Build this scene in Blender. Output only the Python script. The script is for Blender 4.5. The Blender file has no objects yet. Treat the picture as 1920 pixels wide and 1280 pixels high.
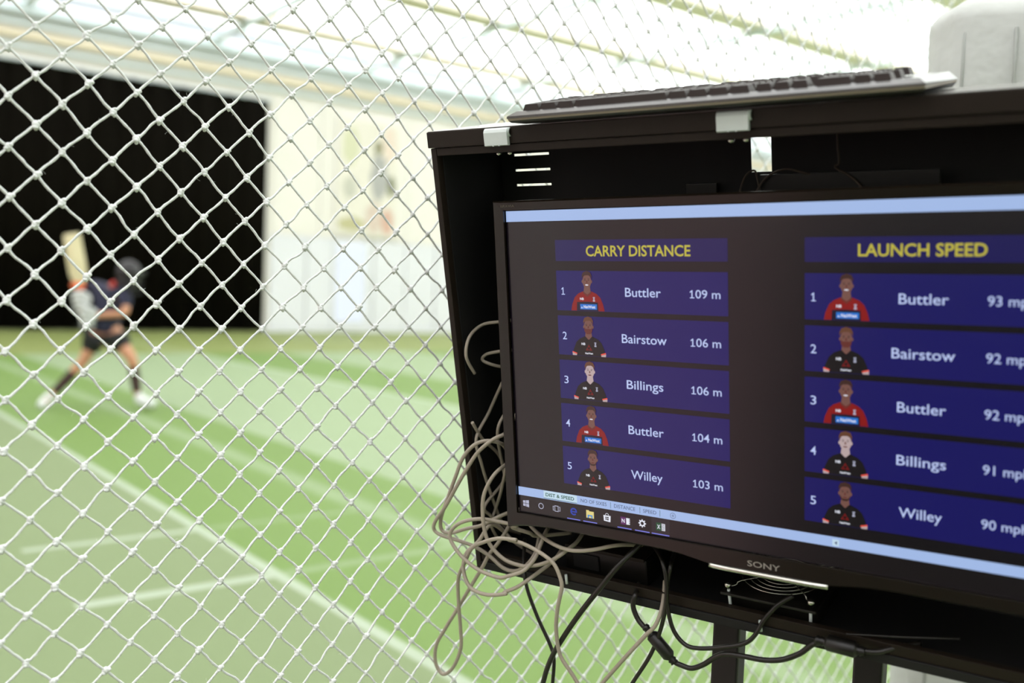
import bpy, bmesh, math, random
import numpy as np
from mathutils import Vector, Matrix
random.seed(7); rng = np.random.default_rng(11)
scene = bpy.context.scene
COL = scene.collection

# ------------------------------------------------------------------ camera
F = 1830.0
def nrm(v): v = np.array(v, float); return v/np.linalg.norm(v)
_up = nrm([.0403, -1, -.0508])
_yw = nrm(np.array([0, 0, 1.]) - _up*_up[2])
_xw = np.cross(_yw, _up); _xw *= np.sign(_xw[0])
W = np.array([_xw, _yw, _up])
CW = np.array([0, 0, 1.5])
cd = bpy.data.cameras.new('camera'); cam = bpy.data.objects.new('camera', cd); COL.objects.link(cam)
cd.sensor_width = 36; cd.lens = 36*F/1920; cd.clip_start = .05; cd.clip_end = 300
R = W @ np.diag([1, -1, -1])
M = Matrix.Identity(4)
for r in range(3):
    for c in range(3): M[r][c] = R[r, c]
    M[r][3] = CW[r]
cam.matrix_world = M
cd.dof.use_dof = True; cd.dof.focus_distance = 1.27; cd.dof.aperture_fstop = 2.4; cd.dof.aperture_blades = 9
scene.camera = cam
# ------------------------------------------------------------------ world, exposure
wd = bpy.data.worlds.new('world'); scene.world = wd; wd.use_nodes = True
wd.node_tree.nodes['Background'].inputs[0].default_value = (.85, .93, 1, 1)
wd.node_tree.nodes['Background'].inputs[1].default_value = 1.0
scene.view_settings.view_transform = 'Standard'; scene.view_settings.look = 'None'
scene.view_settings.exposure = 0.0; scene.view_settings.gamma = 1
scene.view_settings.use_curve_mapping = False
SKY = 3.0          # radiance of the translucent roof lights

# ------------------------------------------------------------------ geometry of the place
def ray(x, y): return W @ np.array([x-960, y-640, F])
def hit(x, y, P, n):
    r = ray(x, y); return CW + r*((np.array(P)-CW) @ n)/(r @ n)
def at(x, y, d): return CW + ray(x, y)/F*d
UZ = np.array([0, 0, 1.])
BV = np.array([math.cos(math.radians(38.5)), math.sin(math.radians(38.5)), 0])   # along the end wall
AV = np.array([-BV[1], BV[0], 0])                                                # down the lanes
def hall(a, b, z): return AV*a + BV*b + UZ*z
HALL = Matrix(((BV[0], AV[0], 0, 0), (BV[1], AV[1], 0, 0), (0, 0, 1, 0), (0, 0, 0, 1)))  # local x=b, y=a
# cabinet frame: x right, y into the cabinet, z up its tilted front
_kx = W @ np.array([1747+960, 640-437, -F]); _kx[2] = 0; KX = nrm(_kx)
KN = np.array([-KX[1], KX[0], 0])
if KN[1] < 0: KN = -KN
_t = math.radians(13.5)
KZ = math.cos(_t)*UZ - math.sin(_t)*KN; KY = math.cos(_t)*KN + math.sin(_t)*UZ
KA = np.array([-.1197, 1.2807, 1.7025])
def K(x, y, z): return KA + KX*x + KY*y + KZ*z
def kp(px, py, y): return hit(px, py, KA + KY*y, KY)
# television frame
TX = nrm(W @ np.array([1710+960, 640-480, -F]))
_tz = W @ np.array([960-1500, 640-12500, -F]); _tz = nrm(_tz); _tz -= (_tz @ TX)*TX; TZ = nrm(_tz)
TY = np.cross(TZ, TX)
TS = CW + ray(948.5, 396)/F*1.2453
def T(u, v, d=0): return TS + TX*(u/1000) - TZ*(v/1000) + TY*(d/1000)   # millimetres, d>0 into the set

# ------------------------------------------------------------------ materials
def lin(c):
    return tuple(((v/255)/12.92 if v/255 <= .04045 else (((v/255)+.055)/1.055)**2.4) for v in c)
MATS = {}
def mat(name, rgb, rough=.6, metal=0, emit=None, es=1, spec=.5, noise=None, bump=None, sheen=0, trans=0):
    if name in MATS: return MATS[name]
    m = bpy.data.materials.new(name); m.use_nodes = True; nt = m.node_tree; b = nt.nodes['Principled BSDF']
    c = lin(rgb) + (1,)
    b.inputs['Base Color'].default_value = c; b.inputs['Roughness'].default_value = rough
    b.inputs['Metallic'].default_value = metal; b.inputs['Specular IOR Level'].default_value = spec
    if trans: b.inputs['Transmission Weight'].default_value = trans
    if emit:
        b.inputs['Emission Color'].default_value = lin(emit)+(1,); b.inputs['Emission Strength'].default_value = es
    if noise or bump:
        tc = nt.nodes.new('ShaderNodeTexCoord'); n = nt.nodes.new('ShaderNodeTexNoise')
        nt.links.new(tc.outputs['Object'], n.inputs['Vector'])
        n.inputs['Scale'].default_value = (noise or bump)[0]; n.inputs['Detail'].default_value = 4
        if noise:
            mx = nt.nodes.new('ShaderNodeMix'); mx.data_type = 'RGBA'
            mx.inputs[6].default_value = tuple(v*(1-noise[1]) for v in c[:3])+(1,)
            mx.inputs[7].default_value = tuple(min(1, v*(1+noise[1])) for v in c[:3])+(1,)
            nt.links.new(n.outputs['Fac'], mx.inputs[0]); nt.links.new(mx.outputs[2], b.inputs['Base Color'])
        if bump:
            bp = nt.nodes.new('ShaderNodeBump'); bp.inputs['Strength'].default_value = bump[1]; bp.inputs['Distance'].default_value = bump[2]
            if noise:
                n2 = nt.nodes.new('ShaderNodeTexNoise'); n2.inputs['Scale'].default_value = bump[0]
                nt.links.new(tc.outputs['Object'], n2.inputs['Vector']); nt.links.new(n2.outputs['Fac'], bp.inputs['Height'])
            else: nt.links.new(n.outputs['Fac'], bp.inputs['Height'])
            nt.links.new(bp.outputs['Normal'], b.inputs['Normal'])
    MATS[name] = m; return m

CAB = mat('powder_coated_steel', (31, 24, 17), .5, spec=.25, noise=(30, .15), bump=(900, .15, .0004))
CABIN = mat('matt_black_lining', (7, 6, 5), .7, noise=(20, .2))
BLACK = mat('black_plastic', (15, 13, 9), .4, noise=(40, .15))
GLOSS = mat('gloss_black_plastic', (23, 18, 12), .18, noise=(15, .1))
KBM = mat('brown_black_keyboard_plastic', (36, 29, 26), .2, spec=1.0, noise=(60, .08))
KEYM = mat('dark_brown_key_plastic', (40, 30, 26), .45, spec=.3, noise=(60, .08))
SHEET = mat('glossy_lid_sheet', (60, 54, 48), .2, spec=1.0, noise=(20, .1))
KBL = mat('keyboard_edge_stripe', (150, 140, 124), .4, noise=(60, .08))
ALU = mat('white_aluminium', (208, 218, 214), .35, noise=(80, .06))
CHROME = mat('bright_steel', (205, 205, 195), .22, metal=1, noise=(90, .05))
GREYC = mat('grey_cable_sheath', (158, 148, 132), .45, noise=(35, .15))
LEADC = mat('brown_lead_sheath', (66, 54, 42), .5, noise=(35, .15))
BLKC = mat('black_cable_sheath', (26, 22, 17), .4, noise=(35, .2))
TWINE = mat('white_braided_twine', (238, 242, 238), .85, spec=.2, noise=(700, .07), bump=(1500, .8, .0012))
CREAM = mat('cream_painted_wall', (226, 223, 216), .8, noise=(.4, .04))
BWHITE = mat('blue_white_panel', (220, 222, 228), .22, noise=(.5, .04))
OCHRE = mat('ochre_timber_rail', (232, 220, 194), .7, noise=(.6, .1))
PALE = mat('pale_blue_steel', (218, 229, 233), .5, noise=(1, .05))
DARKCL = mat('black_curtain_cloth', (11, 9, 5), .95, spec=.05, noise=(2, .3))
CEILP = mat('cream_ceiling_paint', (255, 242, 232), .8, noise=(.5, .03))
CANVAS = mat('white_canvas', (196, 200, 195), .9, spec=.2, noise=(8, .05), bump=(25, .35, .01))

# ------------------------------------------------------------------ object helpers
def mk(name, me, m, parent=None, kind=None):
    o = bpy.data.objects.new(name, me); COL.objects.link(o)
    if m is not None:
        for q in (m if isinstance(m, (list, tuple)) else [m]): me.materials.append(q)
    if parent is not None:
        pm = WM[parent.name]; me.transform(pm.inverted()); o.parent = parent; WM[o.name] = pm.copy()
    else: WM[o.name] = Matrix.Identity(4)
    if kind: o['kind'] = kind
    return o
WM = {}
def obj(name, bm, m, parent=None, kind=None, smooth=False, recenter=False):
    me = bpy.data.meshes.new(name)
    bmesh.ops.recalc_face_normals(bm, faces=bm.faces[:])
    if smooth:
        for f in bm.faces: f.smooth = True
    bm.to_mesh(me); bm.free()
    o = mk(name, me, m, parent, kind)
    return o
def empty(name, label, cat, mat4, group=None):
    o = bpy.data.objects.new(name, None); COL.objects.link(o); o.matrix_world = mat4; o.empty_display_size = .1
    WM[o.name] = mat4.copy(); o['label'] = label; o['category'] = cat
    if group: o['group'] = group
    return o
def tag(o, label=None, cat=None, group=None, kind=None):
    if label: o['label'] = label
    if cat: o['category'] = cat
    if group: o['group'] = group
    if kind: o['kind'] = kind
    return o
def frame(origin, x, y, z):
    m = Matrix.Identity(4)
    for i in range(3):
        m[i][0], m[i][1], m[i][2], m[i][3] = x[i], y[i], z[i], origin[i]
    return m
def box(bm, f, x0, x1, y0, y1, z0, z1, bev=0):
    """box given by two corners in the frame function f"""
    vs = [bm.verts.new(tuple(f(x, y, z))) for x in (x0, x1) for y in (y0, y1) for z in (z0, z1)]
    fs = [bm.faces.new([vs[i] for i in q]) for q in ((0, 1, 3, 2), (4, 6, 7, 5), (0, 4, 5, 1), (2, 3, 7, 6), (0, 2, 6, 4), (1, 5, 7, 3))]
    if bev:
        es = list({e for q in fs for e in q.edges})
        bmesh.ops.bevel(bm, geom=es, offset=bev, segments=2, affect='EDGES', profile=.6)
    return bm
def bx(f, *a, bev=0): return box(bmesh.new(), f, *a, bev=bev)
def WF(x, y, z): return np.array([x, y, z])
def prism(bm, pts, f, d0, d1):
    """polygon pts (p,q) extruded along the third axis; f(d,p,q) -> world"""
    a = [bm.verts.new(tuple(f(d0, *p))) for p in pts]; b = [bm.verts.new(tuple(f(d1, *p))) for p in pts]
    n = len(pts)
    for i in range(n): bm.faces.new((a[i], a[(i+1) % n], b[(i+1) % n], b[i]))
    bm.faces.new(a[::-1]); bm.faces.new(b); return bm
def spline(pts, k=8, closed=False):
    P = [np.array(p, float) for p in pts]; out = []; n = len(P)
    for i in range(n-1):
        p0 = P[max(i-1, 0)]; p1 = P[i]; p2 = P[i+1]; p3 = P[min(i+2, n-1)]
        for j in range(k):
            t = j/k
            out.append(.5*((2*p1)+(-p0+p2)*t+(2*p0-5*p1+4*p2-p3)*t*t+(-p0+3*p1-3*p2+p3)*t**3))
    out.append(P[-1]); return out
def tube(bm, pts, r, seg=10, cap=True):
    pts = [np.array(p, float) for p in pts]; n = len(pts)
    tan = [nrm(pts[min(i+1, n-1)]-pts[max(i-1, 0)]) for i in range(n)]
    u = np.cross(tan[0], UZ)
    if np.linalg.norm(u) < .1: u = np.cross(tan[0], np.array([1., 0, 0]))
    u = nrm(u); rings = []
    for i in range(n):
        u = nrm(u - (u @ tan[i])*tan[i]); v = np.cross(tan[i], u)
        rr = r[i] if hasattr(r, '__len__') else r
        rings.append([bm.verts.new(tuple(pts[i]+rr*(math.cos(2*math.pi*k/seg)*u+math.sin(2*math.pi*k/seg)*v))) for k in range(seg)])
    for i in range(n-1):
        for k in range(seg):
            f = bm.faces.new((rings[i][k], rings[i][(k+1) % seg], rings[i+1][(k+1) % seg], rings[i+1][k])); f.smooth = True
    if cap: bm.faces.new(rings[0][::-1]); bm.faces.new(rings[-1])
    return bm
def rawmesh(name, V, Fc, m, parent=None, kind=None, smooth=True, label=None):
    """numpy verts and equal-length faces"""
    me = bpy.data.meshes.new(name); V = np.asarray(V, np.float32); Fc = np.asarray(Fc, np.int32)
    k = Fc.shape[1]
    me.vertices.add(len(V)); me.vertices.foreach_set('co', V.ravel())
    me.loops.add(Fc.size); me.loops.foreach_set('vertex_index', Fc.ravel())
    me.polygons.add(len(Fc)); me.polygons.foreach_set('loop_start', np.arange(0, Fc.size, k, dtype=np.int32))
    me.polygons.foreach_set('loop_total', np.full(len(Fc), k, np.int32))
    me.update(calc_edges=True); me.validate()
    me.polygons.foreach_set('use_smooth', np.full(len(me.polygons), smooth))
    return mk(name, me, m, parent, kind)

# ================================================================== THE HALL
HB0, HB1, HA0, HA1, HZ = -14, 45, -12, 27.8, 8.5
def HF(b, a, z): return hall(a, b, z)
def floor_material():
    m = bpy.data.materials.new('green_sports_carpet'); m.use_nodes = True; nt = m.node_tree; b = nt.nodes['Principled BSDF']
    b.inputs['Roughness'].default_value = .6; b.inputs['Specular IOR Level'].default_value = .2
    tc = nt.nodes.new('ShaderNodeTexCoord'); sp = nt.nodes.new('ShaderNodeSeparateXYZ'); nt.links.new(tc.outputs['Object'], sp.inputs[0])
    def math_(op, x, y=None, z=None):
        n = nt.nodes.new('ShaderNodeMath'); n.operation = op
        for i, v in enumerate((x, y, z)):
            if v is None: continue
            if isinstance(v, (int, float)): n.inputs[i].default_value = v
            else: nt.links.new(v, n.inputs[i])
        return n.outputs[0]
    B, A = sp.outputs[0], sp.outputs[1]
    def band(v, c, w, soft=.02):      # 1 within w/2 of c
        d = math_('ABSOLUTE', math_('SUBTRACT', v, c)); return math_('SUBTRACT', 1, math_('SMOOTH_MIN', math_('MULTIPLY', math_('MAXIMUM', math_('SUBTRACT', d, w/2), 0), 1/soft), 1, .01))
    def step(v, t): return math_('GREATER_THAN', v, t)
    def mixc(fac, c1, c2):
        n = nt.nodes.new('ShaderNodeMix'); n.data_type = 'RGBA'
        if isinstance(fac, (int, float)): n.inputs[0].default_value = fac
        else: nt.links.new(fac, n.inputs[0])
        for i, c in ((6, c1), (7, c2)):
            if isinstance(c, tuple): n.inputs[i].default_value = lin(c)+(1,)
            else: nt.links.new(c, n.inputs[i])
        return n.outputs[2]
    mat_ = (115, 130, 92); lane = (101, 128, 63); pale = (135, 152, 118); apron = (156, 124, 126)
    c = mixc(step(B, -.2), apron, mat_)
    c = mixc(step(B, 2.2), c, lane)
    c = mixc(math_('MULTIPLY', step(B, 4.0), step(A, 4.8)), c, pale)
    c = mixc(step(B, 7.3), c, lane); c = mixc(step(B, 9.1), c, pale)
    c = mixc(step(B, 12.4), c, lane); c = mixc(step(B, 14.2), c, pale)
    c = mixc(step(A, 19.5), c, (124, 134, 78))
    c = mixc(math_('MULTIPLY', math_('SUBTRACT', 1, step(A, .9)), math_('SUBTRACT', 1, step(B, -.2))), c, (12, 10, 12))  # unseen floor zone added dark so the television's right side reflects darker
    lines = band(B, 2.18, .05)
    for b0 in (3.35,): lines = math_('MAXIMUM', lines, math_('MULTIPLY', band(B, b0, .09, .1), .4))
    for b0 in (7.2, 12.3): lines = math_('MAXIMUM', lines, band(B, b0, .05))
    cre = band(A, 5.68, .05); cre = math_('MAXIMUM', cre, band(A, 4.6, .07))
    cre = math_('MAXIMUM', cre, math_('MULTIPLY', band(A, 19.4, .08), .5))
    wt = math_('ADD', math_('MULTIPLY', math_('MULTIPLY', step(B, 1.2), math_('SUBTRACT', 1, step(B, 2.2))), 1.0), math_('MULTIPLY', math_('MULTIPLY', step(B, 2.2), math_('SUBTRACT', 1, step(B, 3.6))), .35))
    cre = math_('MULTIPLY', cre, wt)
    c = mixc(math_('MULTIPLY', math_('MAXIMUM', lines, cre), .6), c, (180, 190, 176))
    n = nt.nodes.new('ShaderNodeTexNoise'); n.inputs['Scale'].default_value = 3; n.inputs['Detail'].default_value = 8; nt.links.new(tc.outputs['Object'], n.inputs['Vector'])
    mm = nt.nodes.new('ShaderNodeMix'); mm.data_type = 'RGBA'; mm.blend_type = 'MULTIPLY'; mm.inputs[0].default_value = .25
    nt.links.new(c, mm.inputs[6]); nt.links.new(n.outputs['Color'], mm.inputs[7])
    hs = nt.nodes.new('ShaderNodeMix'); hs.data_type = 'RGBA'; hs.blend_type = 'MIX'
    nt.links.new(math_('MULTIPLY', n.outputs['Fac'], .2), hs.inputs[0]); nt.links.new(c, hs.inputs[6]); hs.inputs[7].default_value = lin((98, 116, 70))+(1,)
    nt.links.new(hs.outputs[2], b.inputs['Base Color'])
    bp = nt.nodes.new('ShaderNodeBump'); bp.inputs['Strength'].default_value = .2; bp.inputs['Distance'].default_value = .003
    n2 = nt.nodes.new('ShaderNodeTexNoise'); n2.inputs['Scale'].default_value = 300; nt.links.new(tc.outputs['Object'], n2.inputs['Vector'])
    nt.links.new(n2.outputs['Fac'], bp.inputs['Height']); nt.links.new(bp.outputs['Normal'], b.inputs['Normal'])
    return m
def struct(name, bm, m, parent=None):
    """structure piece in hall coordinates"""
    me = bpy.data.meshes.new(name); bmesh.ops.recalc_face_normals(bm, faces=bm.faces[:]); bm.to_mesh(me); bm.free()
    o = bpy.data.objects.new(name, me); COL.objects.link(o); me.materials.append(m)
    if parent is None: o.matrix_world = HALL; WM[o.name] = HALL.copy(); o['kind'] = 'structure'
    else: o.parent = parent; WM[o.name] = HALL.copy()
    return o
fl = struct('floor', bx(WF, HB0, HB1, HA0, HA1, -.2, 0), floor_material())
wb = struct('wall_back', bx(WF, HB0, HB1, HA1, HA1+.3, 0, HZ), CREAM)
struct('wall_left', bx(WF, HB0-.3, HB0, HA0, HA1, 0, HZ), CREAM)
struct('wall_right', bx(WF, HB1, HB1+.3, HA0, HA1, 0, HZ), CREAM)
struct('wall_front', bx(WF, HB0, HB1, HA0-.3, HA0, 0, HZ), CREAM)
# lower wall panels and upper cladding sheets, each its own piece
for k in range(18):
    b0 = 12.6 + k*1.2
    struct('wall_panel', bx(WF, b0+.02, b0+1.18, HA1-.07-.015*(k % 2), HA1, .12, 2.95, bev=.01), BWHITE, wb)
for k in range(14):
    b0 = 12.6 + k*1.6
    struct('cladding_sheet', bx(WF, b0+.015, b0+1.585, HA1-.04-.02*(k % 3)/2, HA1, 3.0, 7.0, bev=.01), CREAM, wb)
tag(struct('trim_1', bx(WF, 12.5, HB1, HA1-.1, HA1, 0, .11), BWHITE))
rails = [(7.22, .10, PALE, .12), (7.46, .17, OCHRE, .2), (7.78, .14, PALE, .15), (8.05, .3, PALE, .3)]
for z, h, m, d in rails:
    struct('wall_rail', bx(WF, HB0, HB1, HA1-d, HA1, z, z+h, bev=.02), m, wb)
# roof: opaque ceiling frame with translucent roof lights between purlins
cl = struct('ceiling', bx(WF, HB0-.3, HB1+.3, HA0-.3, HA1+.3, HZ+.25, HZ+.45), CREAM)
SKYM = mat('translucent_roof_sheet', (235, 240, 240), .5, emit=(251, 250, 255), es=SKY)
centres = [16.2+4.6*i for i in range(-6, 3)]
for a0 in centres:
    struct('ceiling_beam', bx(WF, HB0, HB1, a0-.4, a0+.4, HZ-.05, HZ+.25, bev=.03), CEILP, cl)
    struct('ceiling_purlin', bx(WF, HB0, HB1, a0+1.45, a0+1.57, HZ-.02, HZ+.16), PALE, cl)
for i, a0 in enumerate(centres):
    if a0+.5 > HA1-1: continue
    for k in range(12):
        b0 = HB0+.2 + k*4.9
        struct('roof_light', bx(WF, b0+.12, b0+4.78, a0+.45, min(a0+4.15, HA1-.1), HZ+.17, HZ+.22), SKYM, cl)
for k in range(13):
    b0 = HB0+.08 + k*4.9
    struct('ceiling_rafter', bx(WF, b0, b0+.2, HA0, HA1, HZ-.2, HZ-.06), PALE, cl)
# glazed door with daylight behind, in the far wall
dr = struct('door_1', bx(WF, 14.7, 15.9, HA1-.14, HA1-.07, .1, 2.93), BWHITE)
struct('door_pane', bx(WF, 14.82, 15.78, HA1-.17, HA1-.141, .35, 2.8), mat('daylit_frosted_glass', (70, 74, 78), .3, emit=(235, 244, 255), es=.95), dr)

# black sight curtain on the far wall: hung folds with real depth
def curtain(name, b0, b1, z0, z1, a_of, facing, label):
    n = int((b1-b0)*12); bm = bmesh.new(); lo = []; hi = []; lo2 = []; hi2 = []
    for i in range(n+1):
        b = b0+(b1-b0)*i/n; w = .05*math.sin(b*9.1)+.03*math.sin(b*23+1)
        a = a_of+facing*(.12+w)
        lo.append(bm.verts.new((b, a, z0))); hi.append(bm.verts.new((b, a-facing*.03, z1)))
        lo2.append(bm.verts.new((b, a-facing*.02, z0))); hi2.append(bm.verts.new((b, a-facing*.05, z1)))
    for i in range(n):
        bm.faces.new((lo[i], lo[i+1], hi[i+1], hi[i])); bm.faces.new((lo2[i+1], lo2[i], hi2[i], hi2[i+1]))
        bm.faces.new((lo[i], lo2[i], lo2[i+1], lo[i+1])); bm.faces.new((hi[i+1], hi2[i+1], hi2[i], hi[i]))
    bm.faces.new((lo[0], hi[0], hi2[0], lo2[0])); bm.faces.new((lo[-1], lo2[-1], hi2[-1], hi[-1]))
    for v in bm.verts: v.co = HALL @ v.co
    root = empty(name, label, 'curtain', frame(hall(a_of, (b0+b1)/2, 0), BV, AV, UZ))
    obj('curtain_cloth', bm, DARKCL, root, smooth=True)
    rb = bmesh.new(); tube(rb, [hall(a_of+facing*.1, b0-.1, z1+.02), hall(a_of+facing*.1, b1+.1, z1+.02)], .035); obj('curtain_rail', rb, PALE, root)
curtain('sight_curtain', -9, 12.42, .03, 6.88, HA1-.02, -1, 'tall black sight curtain hanging on the end wall behind the batter')

# faded poster on the far wall
pr = empty('wall_poster', 'tall faded figure poster hung high on the white end wall', 'poster', frame(hall(HA1-.12, 15.85, 3.1), BV, AV, UZ))
obj('backing', bx(HF, 14.72, 16.98, HA1-.13, HA1-.065, 3.1, 6.8), CREAM, pr)
def poster_patch(name, col, pts, d):
    bm = bmesh.new(); prism(bm, pts, lambda dd, p, q: hall(dd, p, q), HA1-.13-d, HA1-.129)
    obj(name, bm, mat('poster_'+name, col, .7, noise=(2, .08)), pr)
def blob(cx, cz, rx, rz, n=16, ph=0): return [(cx+rx*math.cos(2*math.pi*i/n)*(1+.12*math.sin(3*i+ph)), cz+rz*math.sin(2*math.pi*i/n)*(1+.1*math.cos(2*i+ph))) for i in range(n)]
poster_patch('print_ground', (220, 216, 204), [(14.8, 3.15), (16.9, 3.15), (16.9, 6.72), (14.8, 6.72)], .004)
poster_patch('green_print', (204, 205, 176), blob(15.2, 5.9, .3, .6), .008)
poster_patch('pink_print', (222, 206, 192), blob(16.6, 6.1, .25, .55, ph=1), .008)
poster_patch('figure_torso', (168, 168, 166), blob(16.25, 5.0, .32, .75, ph=2), .012)
poster_patch('figure_head', (140, 138, 112), blob(16.2, 5.95, .16, .24), .014)
poster_patch('figure_arm', (118, 122, 92), blob(16.72, 4.75, .14, .35), .014)
poster_patch('grey_print', (190, 190, 178), blob(15.2, 4.6, .25, .35, ph=3), .008)
poster_patch('red_print', (205, 168, 152), blob(16.6, 3.6, .22, .42, ph=4), .012)
poster_patch('olive_print', (184, 180, 140), blob(15.3, 3.45, .5, .22, ph=5), .008)
poster_patch('figure_legs', (206, 190, 178), blob(16.1, 3.7, .3, .5, ph=6), .012)

# ================================================================== THE BATTER
def skin_mesh(name, verts, edges, radii, m, parent, sub=2, root=0):
    me = bpy.data.meshes.new(name); me.from_pydata([tuple(v) for v in verts], edges, [])
    o = bpy.data.objects.new(name, me); COL.objects.link(o)
    o.modifiers.new('s', 'SKIN'); sk = me.skin_vertices[0].data
    for i, r in enumerate(radii): sk[i].radius = (r, r) if not hasattr(r, '__len__') else r
    sk[root].use_root = True
    ss = o.modifiers.new('u', 'SUBSURF'); ss.levels = sub; ss.render_levels = sub
    dg = bpy.context.evaluated_depsgraph_get(); dg.update()
    nm = bpy.data.meshes.new_from_object(o.evaluated_get(dg)); bpy.data.objects.remove(o)
    nm.name = name
    for p in nm.polygons: p.use_smooth = True
    return mk(name, nm, m, parent)
D0 = 11.0
def bp(x, y, dz=0): return at(x, y, D0+dz)
base = at(200, 766, 11.05); base[2] = 0
SKIN = mat('skin', (192, 138, 106), .5, noise=(14, .06)); NAVY = mat('navy_shirt_cloth', (30, 32, 56), .8, noise=(10, .2))
SHORT = mat('black_shorts_cloth', (26, 26, 30), .8, noise=(10, .2)); SOCK = mat('dark_maroon_sock', (62, 40, 40), .8, noise=(14, .2))
WHITEM = mat('white_leather', (206, 210, 208), .6, noise=(14, .05)); ORANGE = mat('orange_cuff', (224, 110, 62), .6, noise=(20, .1))
HELM = mat('dark_helmet_shell', (20, 16, 19), .5, noise=(14, .1)); WILLOW = mat('willow_wood', (204, 196, 156), .5, noise=(12, .06)); REDM = mat('red_shoulder_panel', (196, 60, 56), .7, noise=(14, .1))
ba = empty('person', 'person in dark helmet, navy shirt and black shorts mid-stride with raised cricket bat', 'person', frame(base, BV, AV, UZ))
J = dict(pel=bp(197, 622), wai=bp(202, 590), che=bp(206, 556), nec=bp(226, 534), hea=bp(242, 508), top=bp(245, 494),
         shl=bp(178, 534, .05), ell=bp(150, 556, .12), hal=bp(152, 590, .05),
         shr=bp(236, 550, -.1), elr=bp(236, 588, -.22), har=bp(172, 592, -.16),
         hil=bp(176, 638, .05), knl=bp(158, 676, -.02), anl=bp(96, 742, -.05), fol=bp(78, 760, -.16),
         hir=bp(222, 640, -.02), knr=bp(248, 672, -.06), anr=bp(258, 742, .05), fom=bp(282, 756, -.04))
nm = list(J); ix = {k: i for i, k in enumerate(nm)}
rad = dict(pel=(.12, .1), wai=(.1, .08), che=(.13, .1), nec=.055, hea=.095, top=.08, shl=.06, ell=.045, hal=.035, shr=.06, elr=.045, har=.034,
           hil=.1, knl=.062, anl=.042, fol=.035, hir=.1, knr=.062, anr=.042, fom=.035)
ed = [('pel', 'wai'), ('wai', 'che'), ('che', 'nec'), ('nec', 'hea'), ('hea', 'top'), ('che', 'shl'), ('shl', 'ell'), ('ell', 'hal'), ('che', 'shr'), ('shr', 'elr'), ('elr', 'har'),
      ('pel', 'hil'), ('hil', 'knl'), ('knl', 'anl'), ('anl', 'fol'), ('pel', 'hir'), ('hir', 'knr'), ('knr', 'anr'), ('anr', 'fom')]
skin_mesh('body', [J[k] for k in nm], [(ix[a], ix[b]) for a, b in ed], [rad[k] for k in nm], SKIN, ba, root=0)
def chain(name, pts, rs, m, sub=2): return skin_mesh(name, pts, [(i, i+1) for i in range(len(pts)-1)], rs, m, ba, sub)
def L(a, b, t): return J[a]*(1-t)+J[b]*t
sv = [L('pel', 'wai', -.1), J['wai'], J['che'], L('che', 'nec', .6), J['shl'], L('shl', 'ell', .7), J['shr'], L('shr', 'elr', .75)]
skin_mesh('shirt', sv, [(0, 1), (1, 2), (2, 3), (2, 4), (4, 5), (2, 6), (6, 7)], [(.18, .17), (.165, .14), (.18, .135), .08, .08, .065, .082, .066], NAVY, ba, root=1)
sh = [L('pel', 'wai', .6), J['hil'], L('hil', 'knl', .7), J['hir'], L('hir', 'knr', .55)]
skin_mesh('shorts', sh, [(0, 1), (1, 2), (0, 3), (3, 4)], [(.195, .175), .13, .1, .13, .11], SHORT, ba, root=0)
chain('sock', [L('knl', 'anl', .25), L('knl', 'anl', .55), L('knl', 'anl', .95)], [.06, .062, .048], SOCK)
chain('sock', [L('knr', 'anr', .12), L('knr', 'anr', .5), L('knr', 'anr', .95)], [.062, .062, .048], SOCK)
chain('shoe', [L('knl', 'anl', .92), bp(84, 755, -.08), bp(74, 764, -.2)], [.058, .074, .055], WHITEM)
chain('shoe', [L('knr', 'anr', .94), bp(264, 753, .0), bp(292, 758, -.08)], [.058, .072, .053], WHITEM)
chain('shoulder_panel', [bp(208, 532, -.12), bp(216, 534, -.14)], [.05, .045], REDM)
def ellip(name, c, ax, m, parent, cut=None):
    bm = bmesh.new(); res = bmesh.ops.create_icosphere(bm, subdivisions=3, radius=1)
    ci = W @ np.array([1, 0, 0]); ck = W @ np.array([0, 0, 1])
    for v in bm.verts:
        p = np.array(v.co[:]);
        if cut and p[2] < cut: p[2] = cut
        v.co = Vector(c + ci*p[0]*ax[0] + ck*p[1]*ax[1] + UZ*p[2]*ax[2])
    return obj(name, bm, m, parent, smooth=True)
hl = ellip('helmet', bp(241, 513, .0), (.135, .15, .155), HELM, ba, cut=-.55)
for k in range(4):
    b_ = bmesh.new(); y = 522+k*9
    tube(b_, spline([bp(226, y, -.12), bp(246, y+3, -.2), bp(268, y, -.1)], 4), .008, 6); obj('helmet_grille_bar', b_, HELM, hl)
ellip('helmet_peak', bp(258, 512, -.1), (.09, .12, .022), HELM, hl)
ellip('helmet_side_guard', bp(238, 532, .0), (.12, .13, .09), HELM, hl, cut=-.8)
def glove(cx, cy, dz):
    g = chain('batting_glove', [bp(cx-4, cy-22, dz), bp(cx, cy-4, dz), bp(cx+4, cy+16, dz)], [.07, .085, .07], WHITEM)
    for k in range(4):
        p = [bp(cx-14+k*2, cy-16+k*10, dz-.06), bp(cx+2, cy-18+k*10, dz-.12), bp(cx+14, cy-13+k*10, dz-.07)]
        q = bmesh.new(); tube(q, spline(p, 3), .024-.002*abs(k-1), 8); obj('finger_roll', q, WHITEM, g, smooth=True)
    q = bmesh.new(); tube(q, spline([bp(cx+8, cy+8, dz-.05), bp(cx+18, cy-2, dz-.08), bp(cx+16, cy-12, dz-.08)], 3), .022, 8); obj('thumb_roll', q, WHITEM, g, smooth=True)
glove(150, 566, -.08); glove(162, 594, -.12)
chain('glove_cuff', [bp(133, 536, -.02), bp(146, 534, -.04), bp(160, 537, -.06)], [.045, .055, .045], ORANGE)
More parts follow.
